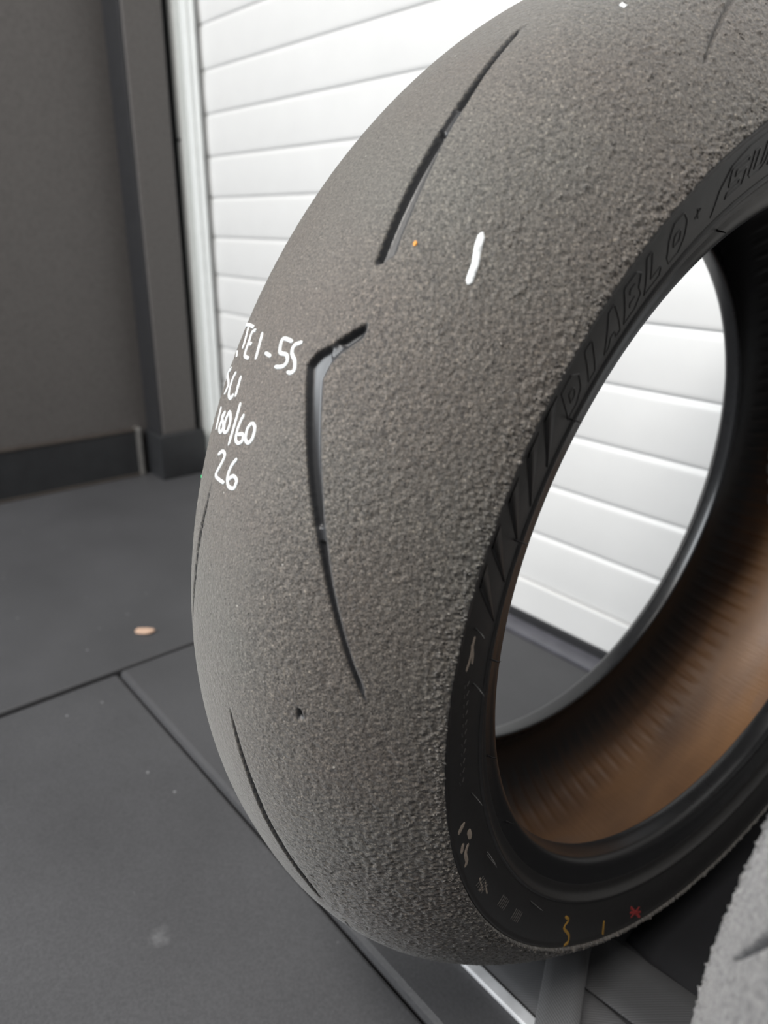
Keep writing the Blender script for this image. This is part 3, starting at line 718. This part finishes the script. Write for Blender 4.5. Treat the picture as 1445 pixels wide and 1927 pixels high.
M_WEB3 = webbing_material('pale_grey_webbing', (0.11, 0.11, 0.115))
def strap(name, path, width, mat, thick=0.0016, side=None):
    P = refine(path, 10); n = len(P); t = np.gradient(P, axis=0); t /= np.linalg.norm(t, axis=1)[:, None]
    up = np.array([0, 0, 1.0]); sd = np.cross(t, up); sd /= np.linalg.norm(sd, axis=1)[:, None]; nn = np.cross(sd, t)
    prof = [(-0.5, 0), (-0.48, 0.5), (-0.25, 0.58), (0, 0.6), (0.25, 0.58), (0.48, 0.5), (0.5, 0), (0.48, -0.5), (0, -0.5), (-0.48, -0.5)]
    V = np.stack([P + sd*(width*a) + nn*(thick*b) for a, b in prof], 1); m = len(prof)
    idx = np.arange(n*m).reshape(n, m); nx = np.roll(idx, -1, 1)
    F = np.stack([idx[:-1], idx[1:], nx[1:], nx[:-1]], -1).reshape(-1, 4)
    d = np.concatenate([[0], np.cumsum(np.linalg.norm(np.diff(P, axis=0), axis=1))])
    base = np.array([P[0, 0], P[0, 1], 0])
    me = mesh_np(name, V.reshape(-1, 3) - base, F, mat, True, {'along': np.repeat(d, m), 'across': np.tile([a*width for a, _ in prof], n)})
    return obj(name, me, None, base)
s3 = strap('webbing_strap', [(-0.300, 0.326, 0.0012), (-0.20, 0.327, 0.0012), (-0.10, 0.327, 0.0012), (0.0, 0.322, 0.0012), (0.06, 0.318, 0.0012)], 0.044, M_WEB3)
tag(s3, 'flat grey woven strap lying along the bright metal bar', 'strap')
s2 = strap('webbing_strap', [(-0.200, 0.369, 0.0045), (-0.17, 0.371, 0.0050), (-0.145, 0.374, 0.0048), (-0.10, 0.379, 0.0038), (-0.05, 0.383, 0.0030), (0.0, 0.386, 0.0022)], 0.050, M_WEB2)
tag(s2, 'wide dark woven strap on the floor running between the two tyres', 'strap')
s1 = strap('webbing_strap', [(-0.196, 0.373, 0.0080), (-0.191, 0.362, 0.0100), (-0.184, 0.348, 0.0125), (-0.172, 0.325, 0.0115), (-0.158, 0.298, 0.0080), (-0.142, 0.262, 0.0022), (-0.12, 0.215, -0.0026), (-0.10, 0.15, -0.0030)], 0.029, M_WEB)
tag(s1, 'narrow grey woven strap crossing over the bright metal bar', 'strap')
mb = bevel_box('metal_bar', (-0.300, 0.2930, 0), (0.12, 0.3028, 0.0045), simple('satin_aluminium', (0.82, 0.83, 0.85), 0.42, metal=0.35), 0.0012); tag(mb, 'thin bright metal bar on the floor in front of the tyre', 'bar')
# black fabric bag lying flat between the tyres
nx_, ny_ = 26, 40; G = []
for top in (1, 0):
    for i in range(nx_+1):
        for j in range(ny_+1):
            u = 2*i/nx_-1; v = 2*j/ny_-1; e = max(0.0, (1-abs(u)**5)*(1-abs(v)**7))
            z = 0.0005 + top*(0.019*e**0.45 + 0.0016*math.sin(9*v+2*u)*e + 0.0012*math.sin(7*u-5*v)*e)
            G.append((-0.0845 + 0.0845*u + 0.004*math.sin(3*v), 0.548 + 0.145*v + 0.003*math.sin(4*u), z))
st = ny_+1; off = (nx_+1)*st; F = []
for i in range(nx_):
    for j in range(ny_):
        a = i*st+j; F.append((a, a+st, a+st+1, a+1)); F.append((off+a, off+a+1, off+a+st+1, off+a+st))
rim = [(i, 0) for i in range(nx_)] + [(nx_, j) for j in range(ny_)] + [(nx_-i, ny_) for i in range(nx_)] + [(0, ny_-j) for j in range(ny_)]
for (i, j), (k, l) in zip(rim, rim[1:] + rim[:1]): F.append((i*st+j, off+i*st+j, off+k*st+l, k*st+l))
base = np.array([-0.0845, 0.548, 0]); bag = obj('fabric_bag', mesh_np('fabric_bag', np.array(G)-base, F, simple('black_fabric', (0.006, 0.006, 0.008), 0.85, nscale=500, nbump=0.3)), None, base)
tag(bag, 'flat black fabric bag on the floor in the gap between the two tyres', 'bag')
# torn leaf-like chip
q = on_floor(272, 1190); V = []
for k in range(10):
    a = 2*math.pi*k/10; w = 0.014*(1+0.15*math.sin(3*a)); V.append((w*math.cos(a), 0.0085*math.sin(a)*(1+0.2*math.cos(2*a)), 0.0015+0.001*math.cos(a)))
n = len(V); Vt = V + [(x*0.9, y*0.9, z+0.0022) for x, y, z in V]
F = [tuple(range(n))[::-1], tuple(range(n, 2*n))] + [(i, (i+1) % n, n+(i+1) % n, n+i) for i in range(n)]
ch = obj('wood_chip', pymesh('wood_chip', Vt, F, simple('pale_wood_chip', (0.50, 0.34, 0.25), 0.7)), None, (q[0], q[1], 0.0)); ch.rotation_euler.z = math.radians(40)
tag(ch, 'small pale peach wood chip lying on the dark floor', 'chip')
